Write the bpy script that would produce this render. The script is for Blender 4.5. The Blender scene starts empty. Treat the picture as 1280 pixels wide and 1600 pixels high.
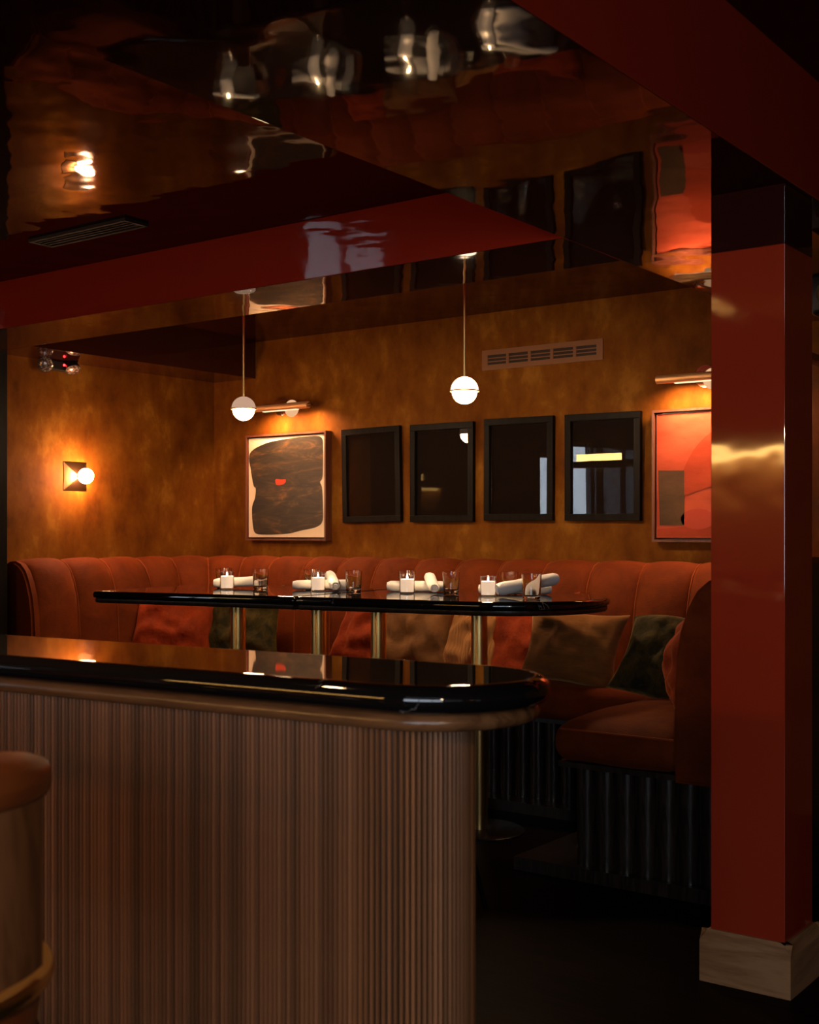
import bpy, bmesh, math, random
from mathutils import Vector, Matrix, noise
random.seed(7)
PI = math.pi
S = bpy.context.scene
C = bpy.context.collection

# ------------------------------------------------------------ camera, world, exposure
cam = bpy.data.cameras.new('camera'); co = bpy.data.objects.new('camera', cam); C.objects.link(co)
co.location = (0, 0, 1.3); co.rotation_euler = (PI/2, 0, math.radians(36.56))
cam.sensor_fit = 'HORIZONTAL'; cam.sensor_width = 24; cam.lens = 1942/1280*24
cam.shift_y = 35/1280
cam.clip_start = 0.05
cam.dof.use_dof = True; cam.dof.focus_distance = 5.5; cam.dof.aperture_fstop = 5.6
S.camera = co

W = bpy.data.worlds.new('world'); S.world = W; W.use_nodes = True
W.node_tree.nodes['Background'].inputs[0].default_value = (0.76, 0.87, 1.0, 1)   # overcast daylight outside the windows
W.node_tree.nodes['Background'].inputs[1].default_value = 6.8
S.view_settings.view_transform = 'Standard'; S.view_settings.look = 'None'
S.view_settings.gamma = 1; S.view_settings.use_curve_mapping = False
S.view_settings.exposure = 0.0
S.cycles.use_denoising = True
S.cycles.max_bounces = 10; S.cycles.transparent_max_bounces = 24
S.cycles.caustics_reflective = False; S.cycles.caustics_refractive = False

# daylight portals: they add no light, they only aim the sampling at the two windows
def portal(loc, rot, sx, sy):
    l = bpy.data.lights.new('daylight_portal', 'AREA'); l.shape = 'RECTANGLE'; l.size = sx; l.size_y = sy
    l.cycles.is_portal = True
    o = bpy.data.objects.new('daylight_portal', l); o.location = loc; o.rotation_euler = rot; C.objects.link(o)
portal((-7.62, -2.0, 1.5), (0, -PI/2, 0), 1.4, 1.4)
portal((0.95, -2.92, 1.55), (PI/2, 0, 0), 3.9, 1.5)

WARM = (1.0, 0.66, 0.36)

# ------------------------------------------------------------ materials
def newmat(name):
    m = bpy.data.materials.new(name); m.use_nodes = True
    return m, m.node_tree, m.node_tree.nodes['Principled BSDF']
def N(nt, t, **kw):
    n = nt.nodes.new(t)
    for k, v in kw.items():
        if k in n.inputs: n.inputs[k].default_value = v
        else: setattr(n, k, v)
    return n
def ramp(nt, fac, stops):
    r = nt.nodes.new('ShaderNodeValToRGB'); e = r.color_ramp.elements
    while len(e) < len(stops): e.new(0.5)
    for el, (p, c) in zip(e, stops): el.position = p; el.color = (*c, 1)
    nt.links.new(fac, r.inputs[0]); return r
def coords(nt, scale=(1, 1, 1), obj=True):
    tc = nt.nodes.new('ShaderNodeTexCoord'); mp = nt.nodes.new('ShaderNodeMapping')
    mp.inputs['Scale'].default_value = scale
    nt.links.new(tc.outputs['Object' if obj else 'Generated'], mp.inputs[0]); return mp.outputs[0]
def bump(nt, b, h, dist, strength=1.0):
    n = nt.nodes.new('ShaderNodeBump'); n.inputs['Distance'].default_value = dist; n.inputs['Strength'].default_value = strength
    nt.links.new(h, n.inputs['Height']); nt.links.new(n.outputs[0], b.inputs['Normal']); return n
def simple(name, col, rough=0.5, metal=0, spec=0.5, coat=0, emis=None, es=0, sheen=0, sheencol=None, ior=1.5):
    m, nt, b = newmat(name)
    b.inputs['Base Color'].default_value = (*col, 1); b.inputs['Roughness'].default_value = rough
    b.inputs['Metallic'].default_value = metal; b.inputs['Specular IOR Level'].default_value = spec
    b.inputs['IOR'].default_value = ior
    b.inputs['Coat Weight'].default_value = coat; b.inputs['Coat Roughness'].default_value = 0.03
    if sheen: b.inputs['Sheen Weight'].default_value = sheen; b.inputs['Sheen Roughness'].default_value = 0.35
    if sheencol: b.inputs['Sheen Tint'].default_value = (*sheencol, 1)
    if emis: b.inputs['Emission Color'].default_value = (*emis, 1); b.inputs['Emission Strength'].default_value = es
    return m

def limewash():
    m, nt, b = newmat('limewash')
    n1 = N(nt, 'ShaderNodeTexNoise', Scale=2.3, Detail=6.0, Roughness=0.62)
    n2 = N(nt, 'ShaderNodeTexNoise', Scale=6.0, Detail=4.0, Roughness=0.6, Distortion=0.15)
    c = coords(nt); c2 = coords(nt, (1.3, 1.3, 0.8))
    nt.links.new(c, n1.inputs['Vector']); nt.links.new(c2, n2.inputs['Vector'])
    mx = N(nt, 'ShaderNodeMath', operation='ADD'); nt.links.new(n1.outputs[0], mx.inputs[0]); nt.links.new(n2.outputs[0], mx.inputs[1])
    hf = N(nt, 'ShaderNodeMath', operation='MULTIPLY'); hf.inputs[1].default_value = 0.5; nt.links.new(mx.outputs[0], hf.inputs[0])
    r = ramp(nt, hf.outputs[0], [(0.35, (0.080, 0.021, 0.002)), (0.47, (0.130, 0.039, 0.003)), (0.55, (0.165, 0.056, 0.005)), (0.66, (0.26, 0.108, 0.013))])
    nt.links.new(r.outputs[0], b.inputs['Base Color'])
    b.inputs['Roughness'].default_value = 0.7; b.inputs['Specular IOR Level'].default_value = 0.08
    bump(nt, b, n2.outputs[0], 0.002)
    return m

def lacquer(name, col, wave=0.0016, scale=2.6, ior=1.62, rough=0.035, tint=(1, 1, 1)):
    m, nt, b = newmat(name)
    b.inputs['Base Color'].default_value = (*col, 1); b.inputs['Roughness'].default_value = rough
    b.inputs['IOR'].default_value = ior; b.inputs['Specular Tint'].default_value = (*tint, 1)
    n1 = N(nt, 'ShaderNodeTexNoise', Scale=scale, Detail=2.5, Roughness=0.45)
    nt.links.new(coords(nt), n1.inputs['Vector'])
    bump(nt, b, n1.outputs[0], wave)
    return m

def wood(name, c0, c1, rough=0.4, scale=(1, 1, 1), ring=9.0, spec=0.5, distort=5.0, bd=0.0004):
    m, nt, b = newmat(name)
    n1 = N(nt, 'ShaderNodeTexNoise', Scale=1.6, Detail=5.0, Roughness=0.6, Distortion=0.4)
    c = coords(nt, scale); nt.links.new(c, n1.inputs['Vector'])
    mul = N(nt, 'ShaderNodeMath', operation='MULTIPLY'); mul.inputs[1].default_value = ring; nt.links.new(n1.outputs[0], mul.inputs[0])
    fr = N(nt, 'ShaderNodeMath', operation='PINGPONG'); fr.inputs[1].default_value = 0.5; nt.links.new(mul.outputs[0], fr.inputs[0])
    d2 = N(nt, 'ShaderNodeMath', operation='MULTIPLY'); d2.inputs[1].default_value = 1.3; nt.links.new(fr.outputs[0], d2.inputs[0])
    n2 = N(nt, 'ShaderNodeTexNoise', Scale=30.0, Detail=4.0); nt.links.new(c, n2.inputs['Vector'])
    ad = N(nt, 'ShaderNodeMath', operation='MULTIPLY_ADD'); ad.inputs[1].default_value = 0.5; nt.links.new(n2.outputs[0], ad.inputs[0]); nt.links.new(d2.outputs[0], ad.inputs[2])
    r = ramp(nt, ad.outputs[0], [(0.15, c0), (0.85, c1)])
    nt.links.new(r.outputs[0], b.inputs['Base Color']); b.inputs['Roughness'].default_value = rough
    b.inputs['Specular IOR Level'].default_value = spec
    bump(nt, b, ad.outputs[0], bd)
    return m

def marble():
    m, nt, b = newmat('black_marble')
    n1 = N(nt, 'ShaderNodeTexNoise', Scale=3.0, Detail=6.0, Roughness=0.6, Distortion=2.0); nt.links.new(coords(nt), n1.inputs['Vector'])
    a = N(nt, 'ShaderNodeMath', operation='SUBTRACT'); a.inputs[1].default_value = 0.5; nt.links.new(n1.outputs[0], a.inputs[0])
    ab = N(nt, 'ShaderNodeMath', operation='ABSOLUTE'); nt.links.new(a.outputs[0], ab.inputs[0])
    n2 = N(nt, 'ShaderNodeTexNoise', Scale=5.0, Detail=2.0); nt.links.new(coords(nt), n2.inputs['Vector'])
    mk = ramp(nt, n2.outputs[0], [(0.60, (0, 0, 0)), (0.70, (1, 1, 1))])
    r = ramp(nt, ab.outputs[0], [(0.0, (0.35, 0.32, 0.3)), (0.006, (0.006, 0.005, 0.005))])
    mx = nt.nodes.new('ShaderNodeMix'); mx.data_type = 'RGBA'
    nt.links.new(mk.outputs[0], mx.inputs[0]); mx.inputs[6].default_value = (0.006, 0.005, 0.005, 1); nt.links.new(r.outputs[0], mx.inputs[7])
    nt.links.new(mx.outputs[2], b.inputs['Base Color'])
    b.inputs['Roughness'].default_value = 0.03; b.inputs['IOR'].default_value = 1.6
    return m

def velvet(name, lo, hi, sheen=0.6, tint=(1, 0.35, 0.15), cord=0.0, crush=0.0, axis=(1, 1, 1), patches=7.0, rough=0.8):
    m, nt, b = newmat(name)
    c = coords(nt, axis)
    n1 = N(nt, 'ShaderNodeTexNoise', Scale=patches, Detail=5.0, Roughness=0.65, Distortion=0.5); nt.links.new(c, n1.inputs['Vector'])
    r = ramp(nt, n1.outputs[0], [(0.35, lo), (0.65, hi)])
    nt.links.new(r.outputs[0], b.inputs['Base Color']); b.inputs['Roughness'].default_value = rough
    b.inputs['Specular IOR Level'].default_value = 0.15
    b.inputs['Sheen Weight'].default_value = sheen; b.inputs['Sheen Roughness'].default_value = 0.4; b.inputs['Sheen Tint'].default_value = (*tint, 1)
    n2 = N(nt, 'ShaderNodeTexNoise', Scale=22.0 if crush else 260.0, Detail=4.0); nt.links.new(coords(nt, (0.15, 0.15, 1) if not crush else (1, 1, 1)), n2.inputs['Vector'])
    if cord:
        w = N(nt, 'ShaderNodeTexWave', Scale=cord, Distortion=2.0); w.inputs['Detail'].default_value = 2; w.bands_direction = 'X'
        nt.links.new(coords(nt), w.inputs['Vector']); bump(nt, b, w.outputs[1], 0.004)
    else:
        bump(nt, b, n2.outputs[0], 0.008 if crush else 0.0012)
    return m

def thin_glass(name='clear_glass', tint=(1, 1, 1), rough=0.0, ior=1.5, boost=1.0):
    m = bpy.data.materials.new(name); m.use_nodes = True; nt = m.node_tree
    nt.nodes.remove(nt.nodes['Principled BSDF'])
    t = N(nt, 'ShaderNodeBsdfTransparent'); t.inputs[0].default_value = (*tint, 1)
    g = N(nt, 'ShaderNodeBsdfGlossy'); g.inputs['Roughness'].default_value = rough
    fr = N(nt, 'ShaderNodeFresnel', IOR=ior)
    geo = N(nt, 'ShaderNodeNewGeometry'); io = N(nt, 'ShaderNodeMath', operation='MULTIPLY_ADD')      # same reflectance from both faces of a sheet
    io.inputs[1].default_value = 1/ior-ior; io.inputs[2].default_value = ior
    nt.links.new(geo.outputs['Backfacing'], io.inputs[0]); nt.links.new(io.outputs[0], fr.inputs['IOR'])
    mu = N(nt, 'ShaderNodeMath', operation='MULTIPLY', use_clamp=True); mu.inputs[1].default_value = boost
    nt.links.new(fr.outputs[0], mu.inputs[0])
    mx = N(nt, 'ShaderNodeMixShader'); nt.links.new(mu.outputs[0], mx.inputs[0]); nt.links.new(t.outputs[0], mx.inputs[1]); nt.links.new(g.outputs[0], mx.inputs[2])
    nt.links.new(mx.outputs[0], nt.nodes['Material Output'].inputs[0]); return m

def emitter(name, col, s):
    m = bpy.data.materials.new(name); m.use_nodes = True; nt = m.node_tree
    nt.nodes.remove(nt.nodes['Principled BSDF'])
    e = N(nt, 'ShaderNodeEmission'); e.inputs[0].default_value = (*col, 1); e.inputs[1].default_value = s
    nt.links.new(e.outputs[0], nt.nodes['Material Output'].inputs[0]); return m

M = {}
M['wall'] = limewash()
M['ceil'] = lacquer('oxblood_ceiling_lacquer', (0.030, 0.006, 0.004), wave=0.007, scale=2.6, ior=1.2)
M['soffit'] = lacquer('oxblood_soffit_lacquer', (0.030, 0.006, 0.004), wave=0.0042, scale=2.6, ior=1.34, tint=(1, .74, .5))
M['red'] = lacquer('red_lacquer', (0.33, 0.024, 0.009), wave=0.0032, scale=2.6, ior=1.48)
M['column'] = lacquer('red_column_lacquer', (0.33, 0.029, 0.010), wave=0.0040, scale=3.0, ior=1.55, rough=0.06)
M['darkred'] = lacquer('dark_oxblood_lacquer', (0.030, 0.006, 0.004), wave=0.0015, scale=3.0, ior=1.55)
M['floor'] = wood('dark_floor_wood', (0.004, 0.0025, 0.002), (0.009, 0.005, 0.003), rough=0.45, scale=(0.6, 6, 1), ring=6, spec=0.02)
M['marble'] = marble()
M['walnut'] = wood('walnut', (0.050, 0.020, 0.008), (0.26, 0.108, 0.045), rough=0.3, scale=(3, 3, 0.35), ring=5, spec=0.5)
def vary_reeds(m):      # every reed is cut from its own strip: tone differs from one to the next
    nt = m.node_tree; b = nt.nodes['Principled BSDF']; src = b.inputs['Base Color'].links[0].from_socket
    oi = N(nt, 'ShaderNodeObjectInfo'); hs = N(nt, 'ShaderNodeHueSaturation')
    mr = N(nt, 'ShaderNodeMapRange'); mr.inputs['To Min'].default_value = .6; mr.inputs['To Max'].default_value = 1.4
    nt.links.new(oi.outputs['Random'], mr.inputs['Value']); nt.links.new(mr.outputs[0], hs.inputs['Value'])
    nt.links.new(src, hs.inputs['Color']); nt.links.new(hs.outputs[0], b.inputs['Base Color'])
vary_reeds(M['walnut'])
M['walnut_trim'] = wood('walnut_trim', (0.10, 0.04, 0.015), (0.22, 0.095, 0.038), rough=0.25, scale=(0.5, 5, 5), ring=6)
M['honey'] = wood('honey_wood', (0.45, 0.22, 0.08), (0.70, 0.38, 0.15), rough=0.5, scale=(0.8, 5, 5))
M['oak'] = wood('pale_oak', (0.23, 0.10, 0.037), (0.36, 0.175, 0.075), rough=0.5, scale=(0.8, 0.8, 7), ring=5, spec=0.3)
M['stool_wood'] = wood('stool_veneer', (0.17, 0.06, 0.022), (0.33, 0.135, 0.05), rough=0.4, scale=(4, 4, 0.9), ring=12, distort=8)
M['leather'] = simple('tan_leather', (0.30, 0.075, 0.018), rough=0.28, spec=0.6)
M['ebony'] = wood('ebonised_ash', (0.006, 0.004, 0.003), (0.030, 0.019, 0.013), spec=0.6, rough=0.3, scale=(6, 6, 0.8), ring=9)
M['black_wood'] = wood('black_frame_wood', (0.0015, 0.001, 0.0008), (0.006, 0.004, 0.003), rough=0.5, spec=0.1, scale=(4, 4, 0.6), ring=8)
M['maroon_wood'] = wood('maroon_frame_wood', (0.06, 0.016, 0.009), (0.13, 0.038, 0.02), rough=0.45, scale=(3, 3, 0.6), ring=6)
M['brass'] = simple('satin_brass', (1.0, 0.68, 0.26), rough=0.3, metal=1)
M['bronze'] = simple('dark_bronze', (0.22, 0.11, 0.05), rough=0.35, metal=1)
M['copper'] = simple('brushed_brass_tube', (0.75, 0.40, 0.18), rough=0.5, metal=.7)
M['chrome'] = simple('polished_nickel', (0.75, 0.62, 0.55), rough=0.12, metal=1)
M['black'] = simple('black_plastic', (0.008, 0.008, 0.009), rough=0.35)
M['black_metal'] = simple('black_metal', (0.010, 0.011, 0.013), rough=0.25, metal=0.3)
M['white_linen'] = simple('white_linen', (0.80, 0.78, 0.78), rough=0.9, spec=0.1)
M['vent'] = simple('painted_vent', (0.17, 0.062, 0.018), rough=0.5)
M['slot'] = simple('dark_slot', (0.02, 0.008, 0.004), rough=0.8)
M['velvet'] = velvet('rust_velvet', (0.095, 0.014, 0.001), (0.155, 0.026, 0.002), tint=(1, 0.30, 0.08), sheen=0.10)
M['velvet_seam'] = velvet('rust_piping', (0.20, 0.036, 0.006), (0.26, 0.05, 0.008), tint=(1, 0.4, 0.2), sheen=0.4)
M['rust_pillow'] = velvet('rust_pillow_velvet', (0.15, 0.015, 0.002), (0.26, 0.032, 0.005), tint=(1, 0.35, 0.12), crush=1, patches=9, sheen=.2)
M['green_pillow'] = velvet('green_crushed_velvet', (0.005, 0.005, 0.002), (0.050, 0.033, 0.006), tint=(0.9, 0.6, 0.2), crush=1, patches=14, sheen=0.3)
M['brown_pillow'] = velvet('brown_woven_fabric', (0.11, 0.045, 0.015), (0.20, 0.085, 0.028), tint=(0.9, 0.5, 0.2), patches=9, sheen=0.2)
M['tan_pillow'] = velvet('tan_corduroy', (0.26, 0.11, 0.035), (0.36, 0.155, 0.05), tint=(0.9, 0.5, 0.2), cord=16, sheen=0.2)
M['olive_pillow'] = velvet('olive_moire', (0.13, 0.048, 0.011), (0.19, 0.075, 0.018), tint=(0.9, 0.6, 0.3), patches=5, sheen=0.3, axis=(1, 1, 4))
M['jar'] = thin_glass('jar_glass', boost=2.2)
M['glass'] = simple('clear_glass', (1, 1, 1), rough=0.0, ior=1.45); M['glass'].node_tree.nodes['Principled BSDF'].inputs['Transmission Weight'].default_value = 1
M['pane'] = thin_glass('picture_glass', boost=1.0)
M['window_glass'] = thin_glass('window_glass')
M['opal'] = emitter('opal_globe', WARM, 350)
M['opal_sconce'] = emitter('opal_sconce_bulb', (1.0, 0.52, 0.27), 300)
M['opal_dim'] = emitter('opal_lens', (1.0, 0.55, 0.28), .85)
M['dome_dim'] = emitter('opal_dome_dim', (1.0, 0.60, 0.40), 0.55)
M['dome_bright'] = emitter('opal_dome_bright', (1.0, 0.75, 0.5), 6)
M['slot_light'] = emitter('light_slot', (1.0, 0.66, 0.36), 1.6)
M['flame'] = emitter('candle_flame', (1.0, 0.66, 0.36), 60)
M['led'] = emitter('red_led', (1.0, 0.02, 0.02), 12)
M['strip'] = emitter('shelf_strip', (1.0, 0.56, 0.15), 38)
M['down'] = emitter('downlight', (1.0, 0.62, 0.4), 14)
M['canvas'] = simple('cream_canvas', (0.74, 0.60, 0.45), rough=0.85, spec=0.15)
M['red_paint'] = simple('orange_red_paint', (0.40, 0.035, 0.010), rough=0.7)
M['print'] = simple('dark_print', (0.007, 0.0028, 0.0012), rough=0.6, spec=0.05)

M['wax'] = simple('wax_added_glow', (0.92, 0.84, 0.74), rough=0.5, emis=(1.0, 0.66, 0.42), es=0.8)   # added emission stands in for flame light scattered in the wax
def sconce_lens():
    m, nt, b = newmat('faceted_lens')
    v = N(nt, 'ShaderNodeTexVoronoi', Scale=90.0); nt.links.new(coords(nt), v.inputs['Vector'])
    r = ramp(nt, v.outputs['Distance'], [(0.1, (0.75, 0.62, 0.52)), (0.6, (0.15, 0.09, 0.07))])
    nt.links.new(r.outputs[0], b.inputs['Base Color']); b.inputs['Roughness'].default_value = 0.2; b.inputs['Metallic'].default_value = 0.5
    return m
M['lens'] = sconce_lens()
def dark_paint():
    m, nt, b = newmat('dark_brushed_paint')
    c = coords(nt, (1.2, 1, 5)); n1 = N(nt, 'ShaderNodeTexNoise', Scale=3.0, Detail=7.0, Roughness=0.68, Distortion=0.9); nt.links.new(c, n1.inputs['Vector'])
    r = ramp(nt, n1.outputs[0], [(0.38, (0.008, 0.006, 0.004)), (0.52, (0.026, 0.017, 0.009)), (0.62, (0.085, 0.040, 0.012)), (0.76, (0.20, 0.10, 0.035))])
    nt.links.new(r.outputs[0], b.inputs['Base Color']); b.inputs['Roughness'].default_value = 0.5
    bump(nt, b, n1.outputs[0], 0.002); return m
M['dark_paint'] = dark_paint()
def canvas_paint(name, lo, hi):
    m, nt, b = newmat(name)
    n1 = N(nt, 'ShaderNodeTexNoise', Scale=4.0, Detail=5.0, Roughness=0.6); nt.links.new(coords(nt, (1, 1, 2.5)), n1.inputs['Vector'])
    r = ramp(nt, n1.outputs[0], [(0.35, lo), (0.65, hi)]); nt.links.new(r.outputs[0], b.inputs['Base Color'])
    b.inputs['Roughness'].default_value = 0.75; b.inputs['Specular IOR Level'].default_value = 0.2
    n2 = N(nt, 'ShaderNodeTexNoise', Scale=300.0); nt.links.new(coords(nt), n2.inputs['Vector']); bump(nt, b, n2.outputs[0], 0.0008); return m
M['coral'] = canvas_paint('coral_paint', (0.34, 0.050, 0.022), (0.48, 0.085, 0.040))
M['coral_deep'] = canvas_paint('deep_coral_paint', (0.28, 0.034, 0.012), (0.38, 0.052, 0.020))
M['taupe'] = canvas_paint('taupe_paint', (0.065, 0.035, 0.018), (0.105, 0.055, 0.028))

# ------------------------------------------------------------ mesh helpers
def link(name, bm, mat, parent=None, smooth=True, angle=40, loc=None, rot=None):
    me = bpy.data.meshes.new(name); bm.normal_update(); bm.to_mesh(me); bm.free()
    return link_mesh(name, me, mat, parent, smooth, angle, loc, rot)
def link_mesh(name, me, mat, parent=None, smooth=True, angle=40, loc=None, rot=None):
    if mat and not me.materials: me.materials.append(mat)
    if smooth:
        me.polygons.foreach_set('use_smooth', [True]*len(me.polygons))
        try: me.set_sharp_from_angle(angle=math.radians(angle))
        except Exception: pass
    o = bpy.data.objects.new(name, me); C.objects.link(o)
    if parent: o.parent = parent
    if loc: o.location = loc
    if rot: o.rotation_euler = rot
    return o
def thing(name, label, cat, loc=(0, 0, 0), rz=0, group=None):
    o = bpy.data.objects.new(name, None); o.empty_display_size = 0.1; C.objects.link(o)
    o.location = loc; o.rotation_euler = (0, 0, rz); o['label'] = label; o['category'] = cat
    if group: o['group'] = group
    return o
def tag(o, label, cat, group=None):
    o['label'] = label; o['category'] = cat
    if group: o['group'] = group
    return o
def struct(o): o['kind'] = 'structure'; return o
def box(bm, x0, x1, y0, y1, z0, z1, bev=0.0, seg=2):
    r = bmesh.ops.create_cube(bm, size=1.0); vs = r['verts']
    for v in vs: v.co = Vector((x0+(x1-x0)*(v.co.x+.5), y0+(y1-y0)*(v.co.y+.5), z0+(z1-z0)*(v.co.z+.5)))
    if bev:
        es = list({e for v in vs for e in v.link_edges})
        bmesh.ops.bevel(bm, geom=es, offset=bev, segments=seg, affect='EDGES', profile=0.5)
    return bm
def B(*a, **k): return box(bmesh.new(), *a, **k)
def boxes(lst, bev=0):
    bm = bmesh.new()
    for b in lst: box(bm, *b, bev=bev)
    return bm
def cyl(bm, p0, p1, r0, r1=None, n=24, caps=True):
    p0 = Vector(p0); p1 = Vector(p1); r1 = r0 if r1 is None else r1
    d = (p1-p0).normalized(); q = d.to_track_quat('Z', 'Y')
    ra = [bm.verts.new(p0+q@Vector((r0*math.cos(2*PI*i/n), r0*math.sin(2*PI*i/n), 0))) for i in range(n)]
    rb = [bm.verts.new(p1+q@Vector((r1*math.cos(2*PI*i/n), r1*math.sin(2*PI*i/n), 0))) for i in range(n)]
    for i in range(n): bm.faces.new((ra[i], ra[(i+1) % n], rb[(i+1) % n], rb[i]))
    if caps: bm.faces.new(ra[::-1]); bm.faces.new(rb)
    return bm
def lathe(prof, n=32, a0=0, a1=2*PI, bm=None):
    bm = bm or bmesh.new(); full = abs(a1-a0-2*PI) < 1e-6; k = n if full else n+1; rings = []
    for (r, z) in prof:
        if r < 1e-6: rings.append([bm.verts.new((0, 0, z))])
        else: rings.append([bm.verts.new((r*math.cos(a0+(a1-a0)*i/n), r*math.sin(a0+(a1-a0)*i/n), z)) for i in range(k)])
    for A, Bq in zip(rings, rings[1:]):
        for i in range(n):
            j = (i+1) % k
            if len(A) == 1 and len(Bq) == 1: continue
            if len(A) == 1: bm.faces.new((A[0], Bq[j], Bq[i]))
            elif len(Bq) == 1: bm.faces.new((A[i], A[j], Bq[0]))
            else: bm.faces.new((A[i], A[j], Bq[j], Bq[i]))
    return bm
def stack(outline, rings, cap0=True, cap1=True):
    """outline(o) -> list of (x, y) with a constant count; rings: (offset, z)"""
    bm = bmesh.new(); R = [[bm.verts.new((x, y, z)) for x, y in outline(o)] for o, z in rings]; n = len(R[0])
    for A, Bq in zip(R, R[1:]):
        for i in range(n): bm.faces.new((A[i], A[(i+1) % n], Bq[(i+1) % n], Bq[i]))
    if cap0: bm.faces.new(R[0][::-1])
    if cap1: bm.faces.new(R[-1])
    return bm
def rrect(x0, x1, y0, y1, rr, seg=14):
    """rr: radii at (x0,y0) (x1,y0) (x1,y1) (x0,y1)"""
    def f(o):
        P = []
        for (cx, cy, sx, sy, a, r) in ((x0, y0, 1, 1, PI, rr[0]), (x1, y0, -1, 1, 1.5*PI, rr[1]), (x1, y1, -1, -1, 0, rr[2]), (x0, y1, 1, -1, .5*PI, rr[3])):
            for i in range(seg+1):
                t = a+.5*PI*i/seg; P.append((cx+sx*r+(r+o)*math.cos(t), cy+sy*r+(r+o)*math.sin(t)))
        return P
    return f
def prism(poly, axis, a, b):
    """extrude a 2-D polygon along an axis: 'y' uses (x,z)"""
    bm = bmesh.new()
    mk = {'y': lambda p, t: (p[0], t, p[1]), 'x': lambda p, t: (t, p[0], p[1]), 'z': lambda p, t: (p[0], p[1], t)}[axis]
    A = [bm.verts.new(mk(p, a)) for p in poly]; Bq = [bm.verts.new(mk(p, b)) for p in poly]; n = len(poly)
    for i in range(n): bm.faces.new((A[i], A[(i+1) % n], Bq[(i+1) % n], Bq[i]))
    bm.faces.new(A[::-1]); bm.faces.new(Bq); bmesh.ops.recalc_face_normals(bm, faces=bm.faces[:]); return bm
def cushion_box(x0, x1, y0, y1, z0, z1, r, n=14, crown=0.0, nz=0.0, seed=0):
    """a soft block: subdivided cube whose corners are rounded by r"""
    bm = bmesh.new(); bmesh.ops.create_cube(bm, size=2.0)
    bmesh.ops.subdivide_edges(bm, edges=bm.edges[:], cuts=n, use_grid_fill=True)
    h = Vector(((x1-x0)/2, (y1-y0)/2, (z1-z0)/2)); c = Vector(((x0+x1)/2, (y0+y1)/2, (z0+z1)/2))
    for v in bm.verts:
        u = v.co.copy(); p = Vector((u.x*h.x, u.y*h.y, u.z*h.z))
        # push samples towards the edges so that the rounding is smooth
        q = Vector([max(-h[i]+r, min(h[i]-r, p[i])) for i in range(3)])
        d = p-q
        if d.length > 1e-6: p = q+d.normalized()*r
        if crown and u.z > 0: p.z += crown*max(0, 1-abs(u.x)**3)*max(0, 1-abs(u.y)**3)*u.z
        if nz: p += Vector((0, 0, 1))*nz*noise.noise(Vector((p.x*6+seed, p.y*6, p.z*6)))
        v.co = p+c
    return bm
def pillow_mesh(w=0.45, h=0.45, t=0.15, n=22, pinch=0.10, wr=0.020, seed=0.0, sag=0.0):
    """square pillow in the XZ plane, thickness along Y, corners pulled out, dented sides"""
    bm = bmesh.new(); G = {}
    for s in (-1, 1):
        for i in range(n+1):
            for j in range(n+1):
                u = -1+2*i/n; v = -1+2*j/n; edge = i in (0, n) or j in (0, n)
                if s == 1 and edge: G[(s, i, j)] = G[(-1, i, j)]; continue
                ex = 1-pinch*(1-v*v)*abs(u)**1.5*(1 if True else 0); ez = 1-pinch*(1-u*u)*abs(v)**1.5
                x = u*w/2*ex; z = v*h/2*ez
                th = t/2*max(0, (1-abs(u)**2.6))**0.55*max(0, (1-abs(v)**2.6))**0.55
                k = noise.noise(Vector((u*2.2+seed, v*2.2, s*3.0+seed)))*wr*2.2+noise.noise(Vector((u*6+seed, v*3.0-seed, s)))*wr
                th = max(0.0, th + k*(0 if edge else 1)*(1-max(abs(u), abs(v))**4))
                rad = math.atan2(v, u); th *= 1+0.06*math.sin(rad*9+seed)*max(abs(u), abs(v))**3
                z -= sag*(u*u)*(0.5+0.5*v)
                G[(s, i, j)] = bm.verts.new((x, s*th, z))
    for s in (-1, 1):
        for i in range(n):
            for j in range(n):
                q = [G[(s, i, j)], G[(s, i+1, j)], G[(s, i+1, j+1)], G[(s, i, j+1)]]
                if len({x for x in q}) < 4: continue
                try: bm.faces.new(q if s == -1 else q[::-1])
                except ValueError: pass
    return bm

# ------------------------------------------------------------ room shell
D, XL, XR = 5.76, -5.86, -1.60
struct(link('floor', B(-7.8, 3.2, -3.0, 6.0, -0.10, 0.0), M['floor'], smooth=False))
struct(link('wall_back', B(-6.1, 3.2, D, D+0.12, 0.0, 2.9), M['wall'], smooth=False))
struct(link('wall_left', B(XL-0.12, XL, 4.08, D, 0.0, 2.9), M['wall'], smooth=False))
struct(link('wall_stub', B(-7.6, -5.72, 3.62, 4.08, 0.0, 2.29), M['black_wood'], smooth=False))
# far left wall with a window
struct(link('wall_far_left', boxes([(-7.7, -7.55, -3.0, -2.7, 0, 2.9), (-7.7, -7.55, -1.3, 3.7, 0, 2.9), (-7.7, -7.55, -2.7, -1.3, 0, 0.8), (-7.7, -7.55, -2.7, -1.3, 2.2, 2.9)]), M['darkred'], smooth=False))
struct(link('wall_front', boxes([(-7.7, -1.0, -2.95, -2.8, 0, 2.9), (2.9, 3.2, -2.95, -2.8, 0, 2.9), (-1.0, 2.9, -2.95, -2.8, 0, 0.8), (-1.0, 2.9, -2.95, -2.8, 2.3, 2.9)]), M['darkred'], smooth=False))
struct(link('wall_right', B(3.0, 3.15, -2.9, 6.0, 0, 2.9), M['darkred'], smooth=False))
struct(link('added_shade_pier', B(-2.1, -1.1, -1.15, -1.0, 0, 2.9), M['darkred'], smooth=False))  # added unseen blocker, keeps some window light off the bar front
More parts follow.
